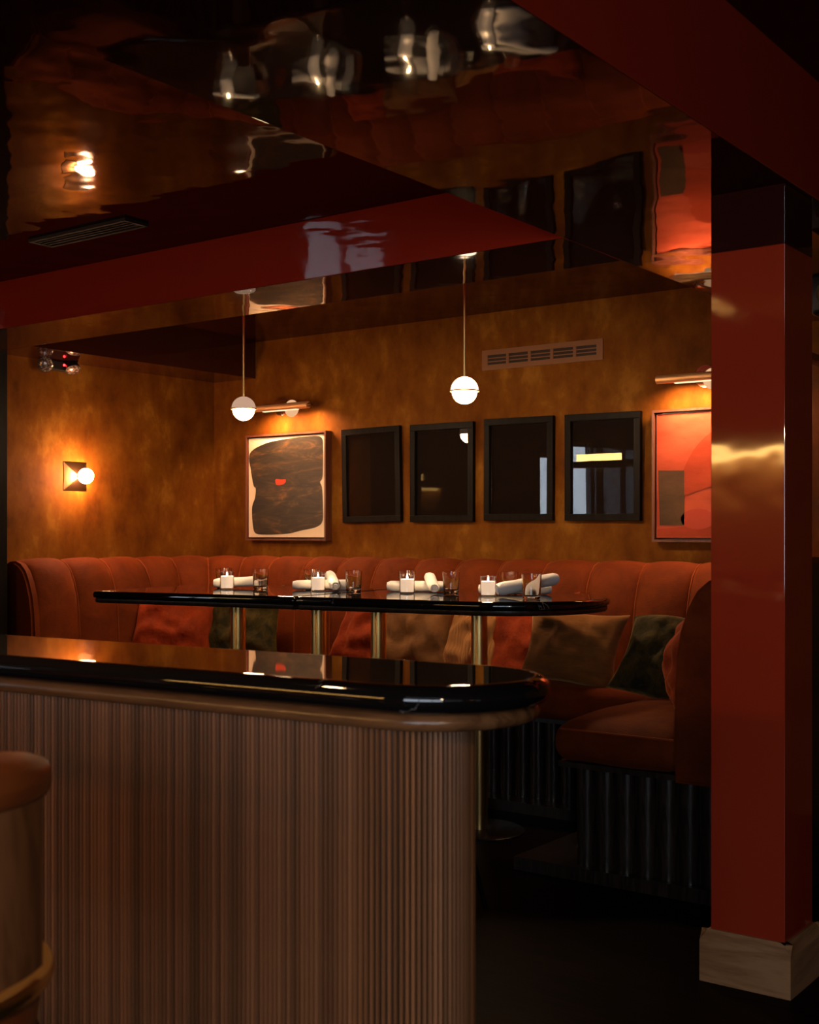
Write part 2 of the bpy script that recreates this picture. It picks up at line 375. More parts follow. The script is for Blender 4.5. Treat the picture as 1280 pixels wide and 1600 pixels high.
wn = struct(link('window_1', boxes([(-7.66, -7.60, -2.7, -1.3, 0.80, 0.85), (-7.66, -7.60, -2.7, -1.3, 2.15, 2.20), (-7.66, -7.60, -2.7, -2.65, 0.85, 2.15), (-7.66, -7.60, -1.35, -1.3, 0.85, 2.15), (-7.66, -7.60, -2.03, -1.97, 0.85, 2.15)]), M['black'], smooth=False))
for y0, y1 in ((-2.65, -2.03), (-1.97, -1.35)): link('pane', B(-7.635, -7.63, y0, y1, 0.85, 2.15), M['window_glass'], wn, smooth=False)
wn = struct(link('window_2', boxes([(-1.0, 2.9, -2.90, -2.85, 0.8, 0.85), (-1.0, 2.9, -2.90, -2.85, 2.25, 2.3)]+[(x, x+0.05, -2.90, -2.85, 0.85, 2.25) for x in (-1.0, .283, 1.566, 2.85)]), M['black'], smooth=False))
for x0, x1 in ((-.95, .283), (.333, 1.566), (1.616, 2.85)): link('pane', B(x0, x1, -2.88, -2.875, 0.85, 2.25), M['window_glass'], wn, smooth=False)

Z1, Z2, Z3 = 2.29, 2.52, 2.64
struct(link('ceiling', boxes([(-7.7, -2.06, -2.9, D+.1, Z2, Z2+.12)]), M['ceil'], smooth=False))
struct(link('ceiling_right', boxes([(-1.22, 3.1, -2.9, D+.1, Z3, Z3+.12)]), M['ceil'], smooth=False))
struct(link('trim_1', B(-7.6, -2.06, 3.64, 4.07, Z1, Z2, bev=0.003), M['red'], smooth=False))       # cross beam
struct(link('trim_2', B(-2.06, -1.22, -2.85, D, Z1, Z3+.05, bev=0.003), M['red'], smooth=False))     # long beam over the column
struct(link('trim_3', B(XL, -5.49, 4.07, D, Z1, Z2), M['darkred'], smooth=False))                    # box along the left wall

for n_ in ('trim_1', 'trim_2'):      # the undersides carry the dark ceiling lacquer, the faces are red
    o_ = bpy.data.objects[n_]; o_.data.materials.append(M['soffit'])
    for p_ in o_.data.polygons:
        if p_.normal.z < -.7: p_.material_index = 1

# column
col = thing('column', 'square red lacquered column on a pale oak base, right of the booth', 'column', (-1.335, 3.555, 0))
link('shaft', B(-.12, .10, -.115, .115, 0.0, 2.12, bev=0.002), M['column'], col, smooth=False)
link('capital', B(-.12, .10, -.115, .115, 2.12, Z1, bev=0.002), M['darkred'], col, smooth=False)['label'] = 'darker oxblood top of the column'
base_out = rrect(-.145, .125, -.140, .140, (0.0005,)*4, 1)
link('skirting', stack(base_out, [(0, 0), (0, .118), (-.018, .150)]), M['oak'], col, smooth=False)['label'] = 'pale oak base with a chamfered top edge'

# ceiling vent (upper ceiling, near the cross beam)
v = thing('ceiling_vent', 'dark slotted air vent in the glossy ceiling at left', 'vent', (-4.03, 3.25, Z2-.012))
link('frame', boxes([(-.30, .30, -.06, -.045, 0, .012), (-.30, .30, .045, .06, 0, .012), (-.30, -.285, -.045, .045, 0, .012), (.285, .30, -.045, .045, 0, .012)]), M['slot'], v, smooth=False)
for k in range(3): link('slat', B(-.285, .285, -.030+.025*k, -.022+.025*k, 0.001, .011), M['slot'], v, smooth=False)

# ------------------------------------------------------------ banquette
bq = thing('banquette', 'U shaped rust velvet banquette with channel tufted back along the walls', 'banquette')
OX0, OX1, OY0L, OY0R, RO = XL+.005, -1.61, 4.20, 4.13, 0.62
Lr = [('l', OY0L, D-RO), ('al',), ('b',), ('ar',), ('r',)]
lenL = (D-.005-RO)-OY0L; lenA = RO*PI/2; lenB = (OX1-OX0)-2*RO; lenR = (D-.005-RO)-OY0R
TOT = lenL+2*lenA+lenB+lenR
def path(s):
    """outer line of the back, and the inward normal"""
    yb = D-.005
    if s <= lenL: return (OX0, OY0L+s), (1, 0)
    s -= lenL
    if s <= lenA: a = PI-s/RO; return (OX0+RO+RO*math.cos(a), yb-RO+RO*math.sin(a)), (-math.cos(a), -math.sin(a))
    s -= lenA
    if s <= lenB: return (OX0+RO+s, yb), (0, -1)
    s -= lenB
    if s <= lenA: a = PI/2-s/RO; return (OX1-RO+RO*math.cos(a), yb-RO+RO*math.sin(a)), (-math.cos(a), -math.sin(a))
    s -= lenA
    return (OX1, yb-RO-s), (-1, 0)
# profile of the back: (offset from the wall, height)
PROF = [(0.0, 0.42), (.255, .42), (.26, .50), (.26, .62), (.258, .75), (.25, .87), (.235, .96), (.208, 1.04), (.175, 1.10), (.132, 1.138), (.085, 1.155), (.035, 1.150), (.0, 1.135)]
TH = [0, .2, .6, 1, 1, 1, 1, 1, 1, 1, .9, .5, .2]
nch = 25; w = TOT/nch
for k in range(nch):
    bm = bmesh.new(); U = 10; g = []
    for i in range(U+1):
        u = i/U; (px, py), (nx, ny) = path((k+u)*w*0.9999)
        bul = (1-abs(2*u-1)**2.6)
        row = []
        for (o, z), th in zip(PROF, TH):
            oo = o-.016+.036*bul*th if o > 0 else o; zz = z+(.014*bul if z > 1.0 else 0)
            row.append(bm.verts.new((px+nx*oo, py+ny*oo, zz)))
        g.append(row)
    for i in range(U):
        for j in range(len(PROF)-1): bm.faces.new((g[i][j], g[i+1][j], g[i+1][j+1], g[i][j+1]))
        bm.faces.new((g[i][-1], g[i+1][-1], g[i+1][0], g[i][0]))
    bm.faces.new(g[0]); bm.faces.new(g[-1][::-1])
    bmesh.ops.recalc_face_normals(bm, faces=bm.faces[:])
    link('back_channel', bm, M['velvet'], bq, angle=60)
    if k:                                    # thin welt between the channels
        bm = bmesh.new(); (px, py), (nx, ny) = path(k*w); pts = [Vector((px+nx*(o-.012), py+ny*(o-.012), z+.001)) for o, z in PROF[1:-1]]
        for a, b_ in zip(pts, pts[1:]): cyl(bm, a, b_, .0035, n=6, caps=False)
        link('welt', bm, M['velvet_seam'], bq)
# end panels of the two arms
def end_panel(x_wall, sgn, y0, y1, name='arm_end'):
    poly = [(x_wall+sgn*max(o, 0), z) for o, z in PROF]
    bm = prism(poly, 'y', y0, y1)
    bmesh.ops.bevel(bm, geom=[e for e in bm.edges if all(abs(v.co.y-y0) < 1e-5 for v in e.verts)], offset=.014, segments=3, affect='EDGES')
    return link(name, bm, M['velvet'], bq, angle=50)
end_panel(OX0, 1, OY0L-.045, OY0L); end_panel(OX1, -1, OY0R-.045, OY0R)
# seats
SZ0, SZ1 = .440, .592
link('seat_cushion', cushion_box(-5.62, -5.08, 4.18, 5.02, SZ0, SZ1, .045, crown=.012), M['velvet'], bq)
link('seat_cushion', cushion_box(-5.62, -1.85, 5.00, 5.52, SZ0, SZ1, .05, n=24, crown=.014), M['velvet'], bq)
link('seat_cushion', cushion_box(-2.385, -1.855, 4.10, 5.03, SZ0, SZ1-.005, .068, n=22, crown=.034, nz=.006), M['velvet'], bq)
# seam across the front face of the near cushion
bm = bmesh.new(); cyl(bm, (-2.34, 4.113, .566), (-1.88, 4.113, .566), .004, n=6); link('cushion_seam', bm, M['velvet_seam'], bq)
# base boards, fluted with half-round posts
link('base', boxes([(-5.84, -5.16, 4.22, 5.7, 0.05, .42), (-5.84, -1.64, 5.10, 5.74, 0.05, .42), (-2.31, -1.64, 4.19, 5.12, 0.05, .42)]), M['ebony'], bq, smooth=False)
link('plinth', boxes([(-5.84, -5.10, 4.16, 5.7, 0, .05), (-5.84, -1.62, 4.96, 5.74, 0, .05), (-2.55, -1.62, 4.12, 4.96, 0, .05)]), M['ebony'], bq, smooth=False)
link('seat_rail', boxes([(-5.84, -5.12, 4.17, 5.7, .42, .44), (-5.84, -1.64, 5.04, 5.74, .42, .44), (-2.36, -1.62, 4.13, 5.1, .42, .44)]), M['ebony'], bq, smooth=False)
def flute_mesh():
    bm = bmesh.new(); n = 10; r = .0385
    for z in (0.05, .42):
        pass
    A = [(r*math.cos(PI+PI*i/n), .038*math.sin(PI+PI*i/n)) for i in range(n+1)]
    lo = [bm.verts.new((x, y, .05)) for x, y in A]; hi = [bm.verts.new((x, y, .42)) for x, y in A]
    for i in range(n): bm.faces.new((lo[i], lo[i+1], hi[i+1], hi[i]))
    bm.faces.new(hi); bm.faces.new(lo[::-1]); bm.faces.new((lo[0], hi[0], hi[-1], lo[-1]))
    me = bpy.data.meshes.new('flute'); bm.to_mesh(me); bm.free(); return me
fm = flute_mesh()
for k in range(8): link_mesh('flute', fm, M['ebony'], bq, loc=(-2.268+.0835*k, 4.19, 0))
for k in range(33): link_mesh('flute', fm, M['ebony'], bq, loc=(-5.11+.0835*k, 5.10, 0))
for k in range(10): link_mesh('flute', fm, M['ebony'], bq, loc=(-5.16, 4.28+.0835*k, 0), rot=(0, 0, PI/2))

# ------------------------------------------------------------ pillows
def pillow(loc, rot, mat, label, w=.45, h=.45, t=.16, seed=0.0, sag=0.0, pinch=.10):
    o = link('pillow', pillow_mesh(w, h, t, seed=seed, sag=sag, pinch=pinch), M[mat], None, angle=180, loc=loc, rot=tuple(math.radians(a) for a in rot))
    return tag(o, label, 'pillow', 'pillows along the banquette')
pillow((-5.40, 4.98, .775), (-18, 4, 30), 'rust_pillow', 'rust velvet pillow in the far left corner of the banquette', w=.50, h=.42, seed=1)
pillow((-5.06, 5.20, .775), (-20, -6, 12), 'green_pillow', 'dark green crushed velvet pillow under the left end of the table', w=.52, h=.44, seed=2)
pillow((-4.19, 5.30, .775), (-18, 12, 5), 'rust_pillow', 'rust velvet pillow behind the two middle table legs', w=.42, h=.42, seed=3)
pillow((-3.87, 5.27, .785), (-16, -3, 2), 'brown_pillow', 'large plain brown pillow right of the middle table legs', w=.46, h=.43, seed=4)
pillow((-3.50, 5.28, .765), (-20, 4, -3), 'tan_pillow', 'small tan corduroy pillow behind the right table leg', w=.36, h=.36, t=.13, seed=5)
pillow((-3.17, 5.30, .785), (-20, -8, 6), 'rust_pillow', 'rust velvet pillow partly covered by an olive pillow', w=.50, h=.43, seed=6)
pillow((-2.86, 5.14, .770), (-14, 6, 8), 'olive_pillow', 'olive moire pillow with pointed corners at right of the back seat', w=.50, h=.38, t=.17, seed=7, pinch=.14)
pillow((-2.24, 4.93, .765), (-24, 14, 4), 'green_pillow', 'dark green crushed velvet pillow leaning in the right corner', w=.50, h=.42, t=.19, sag=.08, seed=8)
pillow((-2.0, 4.55, .815), (-14, 0, -62), 'rust_pillow', 'rust velvet pillow against the right arm of the banquette', w=.44, h=.44, t=.17, seed=9)

# ------------------------------------------------------------ tables
TA = math.atan(.142); TZ = 1.03
def tpoint(lx, ly, z=0):    # table frame: origin at the centre of the round right end
    c, s = math.cos(TA), math.sin(TA); return (-2.74+c*lx-s*ly, 4.60+s*lx+c*ly, z)
def table(x0, x1, radii, legs, label):
    t = thing('bar_table', label, 'table', tpoint(0, 0), TA, 'black marble tables in front of the banquette')
    out = rrect(x0, x1, -.44, .46, radii)
    r = .012
    rings = [(-.012, .988)]+[(-.012+r*math.sin(a)*1.0+0.0, .988+.016*(1-math.cos(a))) for a in (.5, 1.0, PI/2)]
    rings = [(-.02, .995), (-.004, .998), (.0, 1.005), (.0, 1.016), (-.004, 1.025), (-.012, TZ), (-.014, TZ), (-.018, TZ)]
    link('table_top', stack(out, rings), M['marble'], t, angle=50)
    link('under_board', stack(out, [(-.03, .972), (-.016, .974), (-.012, .980), (-.012, .992), (-.02, .9955)]), M['ebony'], t, angle=50)
    for lx in legs:
        bm = bmesh.new(); cyl(bm, (lx, 0, .012), (lx, 0, .972), .036, n=40); link('leg', bm, M['brass'], t)
        link('foot_plate', foot(lx), M['black_metal'], t)
    return t
def foot(lx):
    bm = lathe([(0, .0), (.20, .0), (.20, .006), (.19, .012), (.0, .012)], 48)
    for v_ in bm.verts: v_.co.x += lx
    return bm
table(-2.125, -.945, (.05, .012, .012, .05), (-1.565, -1.10), 'left of the two black marble tables end to end, square left end')
table(-.942, .30, (.012, .43, .43, .012), (-.775, -.265), 'right of the two black marble tables end to end, rounded right end')

# table settings
def tumbler(x, y, label, h=.098, r=.041):
    t = thing('drinking_glass', label, 'glass', (x, y, TZ+.0005), 0, 'clear tumblers on the marble tables')
    rb = r*.86
    link('bowl', lathe([(0, .0), (rb*.9, .0), (rb, .004), (r, h), (r-.002, h+.0005), (r-.0035, h), (rb-.003, .018), (rb*.5, .014), (0, .013)], 36), M['glass'], t)
    return t
def candle(x, y, label, h=.088, r=.035):
    t = thing('candle', label, 'candle', (x, y, TZ+.0005), 0, 'lit votive candles on the marble tables')
    link('glass_jar', lathe([(0, 0), (r*.93, 0), (r, .004), (r, h), (r-.001, h+.001), (r-.003, h), (r-.003, .008), (0, .006)], 36), M['jar'], t)
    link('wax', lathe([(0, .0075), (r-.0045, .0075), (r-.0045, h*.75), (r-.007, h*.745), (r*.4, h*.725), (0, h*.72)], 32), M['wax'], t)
    z = h*.72
    bm = bmesh.new(); cyl(bm, (0, 0, z-.002), (0, 0, z+.008), .0009, n=6); link('wick', bm, M['black'], t)
    link('flame', lathe([(0, z+.004), (.0026, z+.007), (.0034, z+.010), (.0024, z+.015), (.001, z+.019), (0, z+.021)], 14), M['flame'], t)
    l = bpy.data.lights.new('flame_light', 'POINT'); l.energy = 1.0; l.color = (1, .60, .28); l.shadow_soft_size = .003
    o = bpy.data.objects.new('flame_light', l); o.location = (0, 0, z+.026); o.parent = t; C.objects.link(o)
    return t
def napkin(p0, p1, z0, z1, label, r=.026, seed=0):
    a = Vector((*p0, TZ+r+z0)); b = Vector((*p1, TZ+r+z1)); d = b-a; L = d.length; q = d.normalized().to_track_quat('X', 'Z')
    bm = bmesh.new(); n = 22; m = 16; rings = []
    for i in range(m+1):
        u = i/m; e = min(u, 1-u)*L; k = min(1, .72+e/.02*.28); ring = []
        for j in range(n):
            th = 2*PI*j/n
            rr = r*k*(1+.06*noise.noise(Vector((u*9+seed, math.cos(th)*1.5, math.sin(th)*1.5+seed))) + .05*math.sin(th*2+u*3+seed)) + (.002 if j == 3 else 0)
            ring.append(bm.verts.new((u*L, rr*math.cos(th), rr*.93*math.sin(th))))
        rings.append(ring)
    for A, Bq in zip(rings, rings[1:]):
        for j in range(n): bm.faces.new((A[j], A[(j+1) % n], Bq[(j+1) % n], Bq[j]))
    for ring, x, s in ((rings[0], -.001, 1), (rings[-1], L+.001, -1)):      # rolled ends: stepped inwards like a coil
        inner = [bm.verts.new((x+s*.004, v_.co.y*.6, v_.co.z*.6)) for v_ in ring]
        inn2 = [bm.verts.new((x-s*.001, v_.co.y*.5, v_.co.z*.5)) for v_ in ring]
        for j in range(n):
            bm.faces.new((ring[j], ring[(j+1) % n], inner[(j+1) % n], inner[j])); bm.faces.new((inner[j], inner[(j+1) % n], inn2[(j+1) % n], inn2[j]))
        bm.faces.new(inn2)
    bmesh.ops.recalc_face_normals(bm, faces=bm.faces[:])
    bm.transform(q.to_matrix().to_4x4())
    o = link('rolled_napkin', bm, M['white_linen'], None, angle=60, loc=tuple(a))
    return tag(o, label, 'napkin', 'rolled white napkins on the marble tables')
candle(-4.351, 4.364, 'lit white candle in clear glass, first from the left end of the tables')
candle(-3.858, 4.474, 'lit white candle in clear glass, second from the left end of the tables')
candle(-3.395, 4.560, 'lit white candle in clear glass, third from the left end of the tables')
candle(-2.945, 4.546, 'lit white candle in clear glass, rightmost of the four candles')
tumbler(-4.50, 4.49, 'clear glass right behind the leftmost candle')
tumbler(-4.255, 4.50, 'clear glass over the right end of the leftmost napkin')
tumbler(-4.005, 4.60, 'clear glass right behind the second candle from the left')
tumbler(-3.715, 4.565, 'clear glass right of the second pair of crossed napkins')
tumbler(-3.50, 4.70, 'clear glass hidden behind the third candle from the left')
tumbler(-3.265, 4.725, 'clear glass right of the third pair of crossed napkins')
tumbler(-3.02, 4.84, 'clear glass behind the napkin at the right end of the tables')
tumbler(-2.690, 4.485, 'clear glass nearest the rounded right end of the tables', h=.104, r=.043)
napkin((-4.50, 4.42), (-4.33, 4.56), 0, .010, 'white napkin roll lying behind the leftmost candle', seed=1)
napkin((-4.04, 4.50), (-3.80, 4.67), 0, 0, 'white napkin roll lying flat behind the second candle from the left', seed=2)
napkin((-3.772, 4.50), (-3.975, 4.70), .0, .045, 'white napkin roll propped across another behind the second candle', seed=3)
napkin((-3.58, 4.65), (-3.34, 4.80), 0, 0, 'white napkin roll lying flat behind the third candle from the left', seed=4)
napkin((-3.255, 4.58), (-3.435, 4.79), .0, .045, 'white napkin roll propped across another right of the third candle', seed=5)
napkin((-2.895, 4.54), (-2.735, 4.78), .0, .045, 'large white napkin roll slanting up behind the rightmost glass', r=.031, seed=6)
napkin((-3.07, 4.66), (-2.80, 4.84), 0, 0, 'white napkin roll whose tip shows left of the rightmost candle', seed=7)

# ------------------------------------------------------------ pendants
def pendant(x, y, label, cap, Z2=Z2):
    t = thing('globe_pendant', label, 'pendant lamp', (x, y, 1.95), 0, 'brass globe pendants over the tables')
    bm = bmesh.new(); bmesh.ops.create_uvsphere(bm, u_segments=32, v_segments=20, radius=.056); link('globe', bm, M['opal'], t)
    R = .063; pr = [(R*math.cos(a), R*math.sin(a)) for a in [PI/2*i/10 for i in range(11)]]
    link('dome_cap', lathe([(R-.002, .004)]+[(r_, z+.006) for r_, z in pr[:-1]]+[(0, R+.006)], 36), M['dome_dim'] if cap else M['dome_bright'], t)['label'] = 'dim translucent upper dome' if cap else 'bright translucent upper dome'
    link('flange', lathe([(.057, .000), (.067, .000), (.067, .007), (.057, .007), (.057, .0)], 36), M['brass'], t)
    bm = bmesh.new(); cyl(bm, (0, 0, R+.004), (0, 0, Z2-1.95-.012), .0055, n=14); link('rod', bm, M['brass'], t)
    link('canopy', lathe([(0, Z2-1.95-.001), (.055, Z2-1.95-.001), (.055, Z2-1.95-.014), (.050, Z2-1.95-.018), (0, Z2-1.95-.018)], 32), M['brass'], t)
pendant(-3.173, 4.70, 'glowing white globe pendant on a brass rod, right of the two', False)
pendant(-4.555, 4.69, 'glowing globe pendant with dim upper half on a brass rod, left of the two', True)

# ------------------------------------------------------------ sconce on the left wall
t = thing('wall_sconce', 'square bronze wall sconce with a bare round bulb on the left wall', 'wall lamp', (XL, 4.638, 1.636))
bm = bmesh.new(); h = .083
P = [bm.verts.new((.004, -h, -h)), bm.verts.new((.004, h, -h)), bm.verts.new((.004, h*.93, 0)), bm.verts.new((.004, h, h)), bm.verts.new((.004, -h, h)), bm.verts.new((.004, -h*.93, 0))]
cn = bm.verts.new((.036, 0, 0)); Q = [bm.verts.new((.0, v_.co.y, v_.co.z)) for v_ in P]
for i in range(6): bm.faces.new((P[i], P[(i+1) % 6], cn)); bm.faces.new((Q[i], Q[(i+1) % 6], P[(i+1) % 6], P[i]))
link('plate', bm, M['bronze'], t, smooth=False)
bm = bmesh.new(); cyl(bm, (.03, 0, 0), (.065, 0, 0), .012, n=20); link('socket', bm, M['brass'], t)
bm = bmesh.new(); cyl(bm, (.006, -h+.006, -h+.006), (.038, -.002, -.002), .0022, n=8); link('fold_rib', bm, M['brass'], t)
bm = bmesh.new(); bmesh.ops.create_uvsphere(bm, u_segments=28, v_segments=18, radius=.044, matrix=Matrix.Translation((.100, 0, .0))); link('bulb', bm, M['opal_sconce'], t)

# ------------------------------------------------------------ picture lights
def picture_light(x0, x1, z, label, xglobe, xdisc):
    t = thing('picture_light', label, 'picture light', ((x0+x1)/2, D, z), 0, 'brass picture lights above the two paintings')
    hw = (x1-x0)/2; cx = (x0+x1)/2; y = -.16
    bm = bmesh.new(); cyl(bm, (-hw, y, 0), (hw, y, 0), .021, n=28); link('tube', bm, M['copper'], t)
    link('light_slot', B(-hw*.62, hw*.62, y-.006, y+.014, -.0245, -.0195), M['slot_light'], t, smooth=False)
    bm = bmesh.new(); cyl(bm, (hw, y, 0), (hw+.010, y, 0), .010, n=16); cyl(bm, (hw+.010, y, 0), (hw+.026, y, 0), .013, .009, n=16); link('finial', bm, M['bronze'], t)
    bm = bmesh.new(); cyl(bm, (xdisc-cx, -.012, .02), (xdisc-cx, -.001, .02), .055, n=36); link('wall_plate', bm, M['chrome'], t)
    bm = bmesh.new(); cyl(bm, (xdisc-cx, -.01, .015), (xdisc-cx, y, 0), .008, n=12); link('arm', bm, M['copper'], t)
    bm = bmesh.new(); bmesh.ops.create_uvsphere(bm, u_segments=28, v_segments=18, radius=.052, matrix=Matrix.Translation((xglobe-cx, y+.035, -.010))@Matrix.Scale(.55, 4, (0, 1, 0))); link('round_lens', bm, M['opal_dim'], t)
    l = bpy.data.lights.new('picture_beam', 'AREA'); l.shape = 'RECTANGLE'; l.size = hw*1.8; l.size_y = .04; l.energy = 14; l.color = (1, .52, .25); l.spread = math.radians(150)
    o = bpy.data.objects.new('picture_beam', l); o.location = (0, y+.03, -.030); o.rotation_euler = (math.radians(22), 0, 0); o.parent = t; C.objects.link(o)
picture_light(-5.36, -4.905, 2.075, 'brass tube picture light over the dark abstract painting', -5.07, -5.26)
picture_light(-2.646, -2.16, 2.055, 'brass tube picture light over the red painting, cut by the column', -2.372, -2.46)

# ------------------------------------------------------------ paintings and framed prints on the back wall
def floater(x0, x1, z0, z1, label, mat, dep=.060, fw=.012):
    t = thing('painting', label, 'painting', ((x0+x1)/2, D, (z0+z1)/2))
    a, b = (x1-x0)/2, (z1-z0)/2
    link('frame', boxes([(-a, a, -dep, -.002, b-fw, b), (-a, a, -dep, -.002, -b, -b+fw), (-a, -a+fw, -dep, -.002, -b+fw, b-fw), (a-fw, a, -dep, -.002, -b+fw, b-fw)]), M[mat], t, smooth=False)
    link('backing', B(-a+fw, a-fw, -.012, -.004, -b+fw, b-fw), M['black'], t, smooth=False)
    return t, a-fw-.008, b-fw-.008
def flat(name, pts, y, mat, parent, th=.0012):
    return link(name, prism(pts, 'y', y, y-th), M[mat], parent, smooth=False)
def smoothpoly(pts, n=6):
    out = []; k = len(pts)
    for i in range(k):
        p0, p1, p2, p3 = (Vector(pts[(i+j-1) % k]) for j in range(4))
        for s in range(n):
            u = s/n; out.append(tuple(.5*((2*p1)+(-p0+p2)*u+(2*p0-5*p1+4*p2-p3)*u*u+(-p0+3*p1-3*p2+p3)*u**3)))
    return out
t, a, b = floater(-5.522, -4.855, 1.262, 1.925, 'abstract painting of one dark rounded block on cream, brown frame', 'maroon_wood')
link('canvas', B(-a, a, -.050, -.014, -b, b, bev=.002), M['canvas'], t, smooth=False)
blob = smoothpoly([(-.96, .70), (-.55, .88), (0, .95), (.6, .97), (.93, .94), (.97, .7), (.97, .3), (.95, .14), (.90, .07), (.95, -.05), (.97, -.4), (.96, -.68), (.80, -.80), (.40, -.87), (.05, -.93), (-.5, -.95), (-.80, -.92), (-.88, -.75), (-.90, -.4), (-.82, -.2), (-.80, -.02), (-.86, .05), (-.93, .35)])
flat('painted_shape', [(x*a, z*b) for x, z in blob], -.0503, 'dark_paint', t)['label'] = 'dark brown and ochre brushed block'
flat('paint_mark', [(x*a, z*b) for x, z in smoothpoly([(-.25, .16), (-.10, .15), (0, .15), (.01, .10), (-.06, .05), (-.2, .04), (-.25, .07)])], -.0516, 'red_paint', t)['label'] = 'small red mark'
t, a, b = floater(-2.722, -2.06, 1.262, 1.918, 'red abstract painting with a taupe square, partly behind the column', 'maroon_wood')
link('canvas', B(-a, a, -.050, -.014, -b, b, bev=.002), M['coral'], t, smooth=False)
ox, oz = -(2.722-2.06)/2, 0
def wx(x, z): return (x+2.391, z-1.59)
flat('painted_shape', [wx(-2.690, 1.618), wx(-2.552, 1.614), wx(-2.552, 1.345), wx(-2.683, 1.345)], -.0512, 'taupe', t)['label'] = 'taupe square'
flat('painted_shape', [(.30*math.cos(u)+.10, .40*math.sin(u)-.16) for u in [PI*.5+PI*i/24 for i in range(12)]]+[(.10, -.02), (.28, -.02), (.28, .24)], -.0506, 'coral_deep', t)['label'] = 'deeper coral arch'
flat('painted_shape', [(-.16+.0, -.25), (.30, -.25), (.30, -.30), (-a*.98, -.30), (-a*.98, -.265)], -.0506, 'coral_deep', t)['label'] = 'deeper coral strip'
flat('painted_shape', [(-.09+.09*math.cos(u), -.215+.05*math.sin(u)) for u in [2*PI*i/28 for i in range(28)]], -.0512, 'red_paint', t)['label'] = 'orange red oval'
pf = None
names = ['black framed dark print, first from the dark abstract painting', 'black framed dark print, second from the dark abstract painting', 'black framed dark print, second from the red painting', 'black framed dark print beside the red painting']
for i, (x0, x1) in enumerate(((-4.753, -4.318), (-4.243, -3.816), (-3.736, -3.312), (-3.231, -2.805))):
    t = thing('framed_print', names[i], 'picture', ((x0+x1)/2, D, 1.652+random.uniform(-.004, .004)), 0, 'four black framed prints on the back wall')
    t.rotation_euler = (math.radians((.6, .2, .3, .9)[i]), math.radians((-.7, .2, .4, .5)[i]), 0)
    a, b, f = (x1-x0)/2, .278, .036
    if pf is None:
        fo = [B(-a, a, -.032, -.004, b-f, b, bev=.002), B(-a, a, -.032, -.004, -b, -b+f, bev=.002), B(-a, -a+f, -.0318, -.0042, -b+f, b-f, bev=.002), B(a-f, a, -.0318, -.0042, -b+f, b-f, bev=.002)]
        ms = []
        for bm in fo:
            me = bpy.data.meshes.new('frame_rail'); bm.to_mesh(me); bm.free(); ms.append(me)
        pf = ms
    for me in pf: link_mesh('frame_rail', me, M['black_wood'], t, smooth=False)
    link('print', B(-a+f, a-f, -.012, -.008, -b+f, b-f), M['print'], t, smooth=False)
    link('glass_pane', B(-a+f, a-f, -.0165, -.0145, -b+f, b-f), M['pane'], t, smooth=False)

# ------------------------------------------------------------ wall vent
t = thing('wall_vent', 'long brown painted air vent with five slotted groups on the back wall', 'vent', (-3.395, D, 2.259))
a, b = .372, .055
parts = [(-a, a, -.008, -.001, b-.028, b), (-a, a, -.008, -.001, -b, -b+.028)]
gx = [-.345+.138*k for k in range(6)]
for k in range(6):
    x = gx[k]; parts.append((x-.009 if k else -a, x+.009 if k < 5 else a, -.008, -.001, -b+.028, b-.028))
bm = boxes(parts); link('frame', bm, M['vent'], t, smooth=False)
link('backing', B(-a+.02, a-.02, -.0018, -.0012, -b+.02, b-.02), M['slot'], t, smooth=False)
for k in range(5):
    for j in range(2): link('slat', B(gx[k]+.009, gx[k+1]-.009, -.0075, -.003, -.012+.019*j-.0005, -.012+.019*j+.0045), M['vent'], t, smooth=False)

# ------------------------------------------------------------ emergency light on the left wall
t = thing('emergency_light', 'black two headed emergency light with a red lamp high on the left wall', 'emergency light', (XL, 4.475, 2.235))
link('housing', B(.002, .055, -.06, .15, .0, .052, bev=.006), M['black'], t, smooth=False)
for (y, z, yaw, pit) in ((-.105, .015, -38, -8), (.085, .005, -12, -58)):
    h = bpy.data.objects.new('lamp_head', None)
    bm = lathe([(0, -.05), (.030, -.05), (.041, -.02), (.044, .0), (.041, .001)], 28)
    d = Vector((math.cos(math.radians(yaw))*math.cos(math.radians(pit)), math.sin(math.radians(yaw))*math.cos(math.radians(pit)), math.sin(math.radians(pit))))
    bm.transform(Matrix.Translation((.085, y, z))@d.to_track_quat('Z', 'Y').to_matrix().to_4x4()); hd = link('lamp_head', bm, M['black'], t)
    bm = lathe([(.0415, .0005), (.03, .007), (.0, .010)], 28); bm.transform(Matrix.Translation((.085, y, z))@d.to_track_quat('Z', 'Y').to_matrix().to_4x4()); link('lens', bm, M['lens'], hd)
bm = bmesh.new(); cyl(bm, (.03, -.07, .02), (.075, -.10, .02), .012, n=12); link('bracket', bm, M['black_metal'], t)
bm = bmesh.new(); bmesh.ops.create_uvsphere(bm, u_segments=14, v_segments=10, radius=.007, matrix=Matrix.Translation((.056, .045, .03))); link('indicator', bm, M['led'], t)['label'] = 'glowing red indicator'

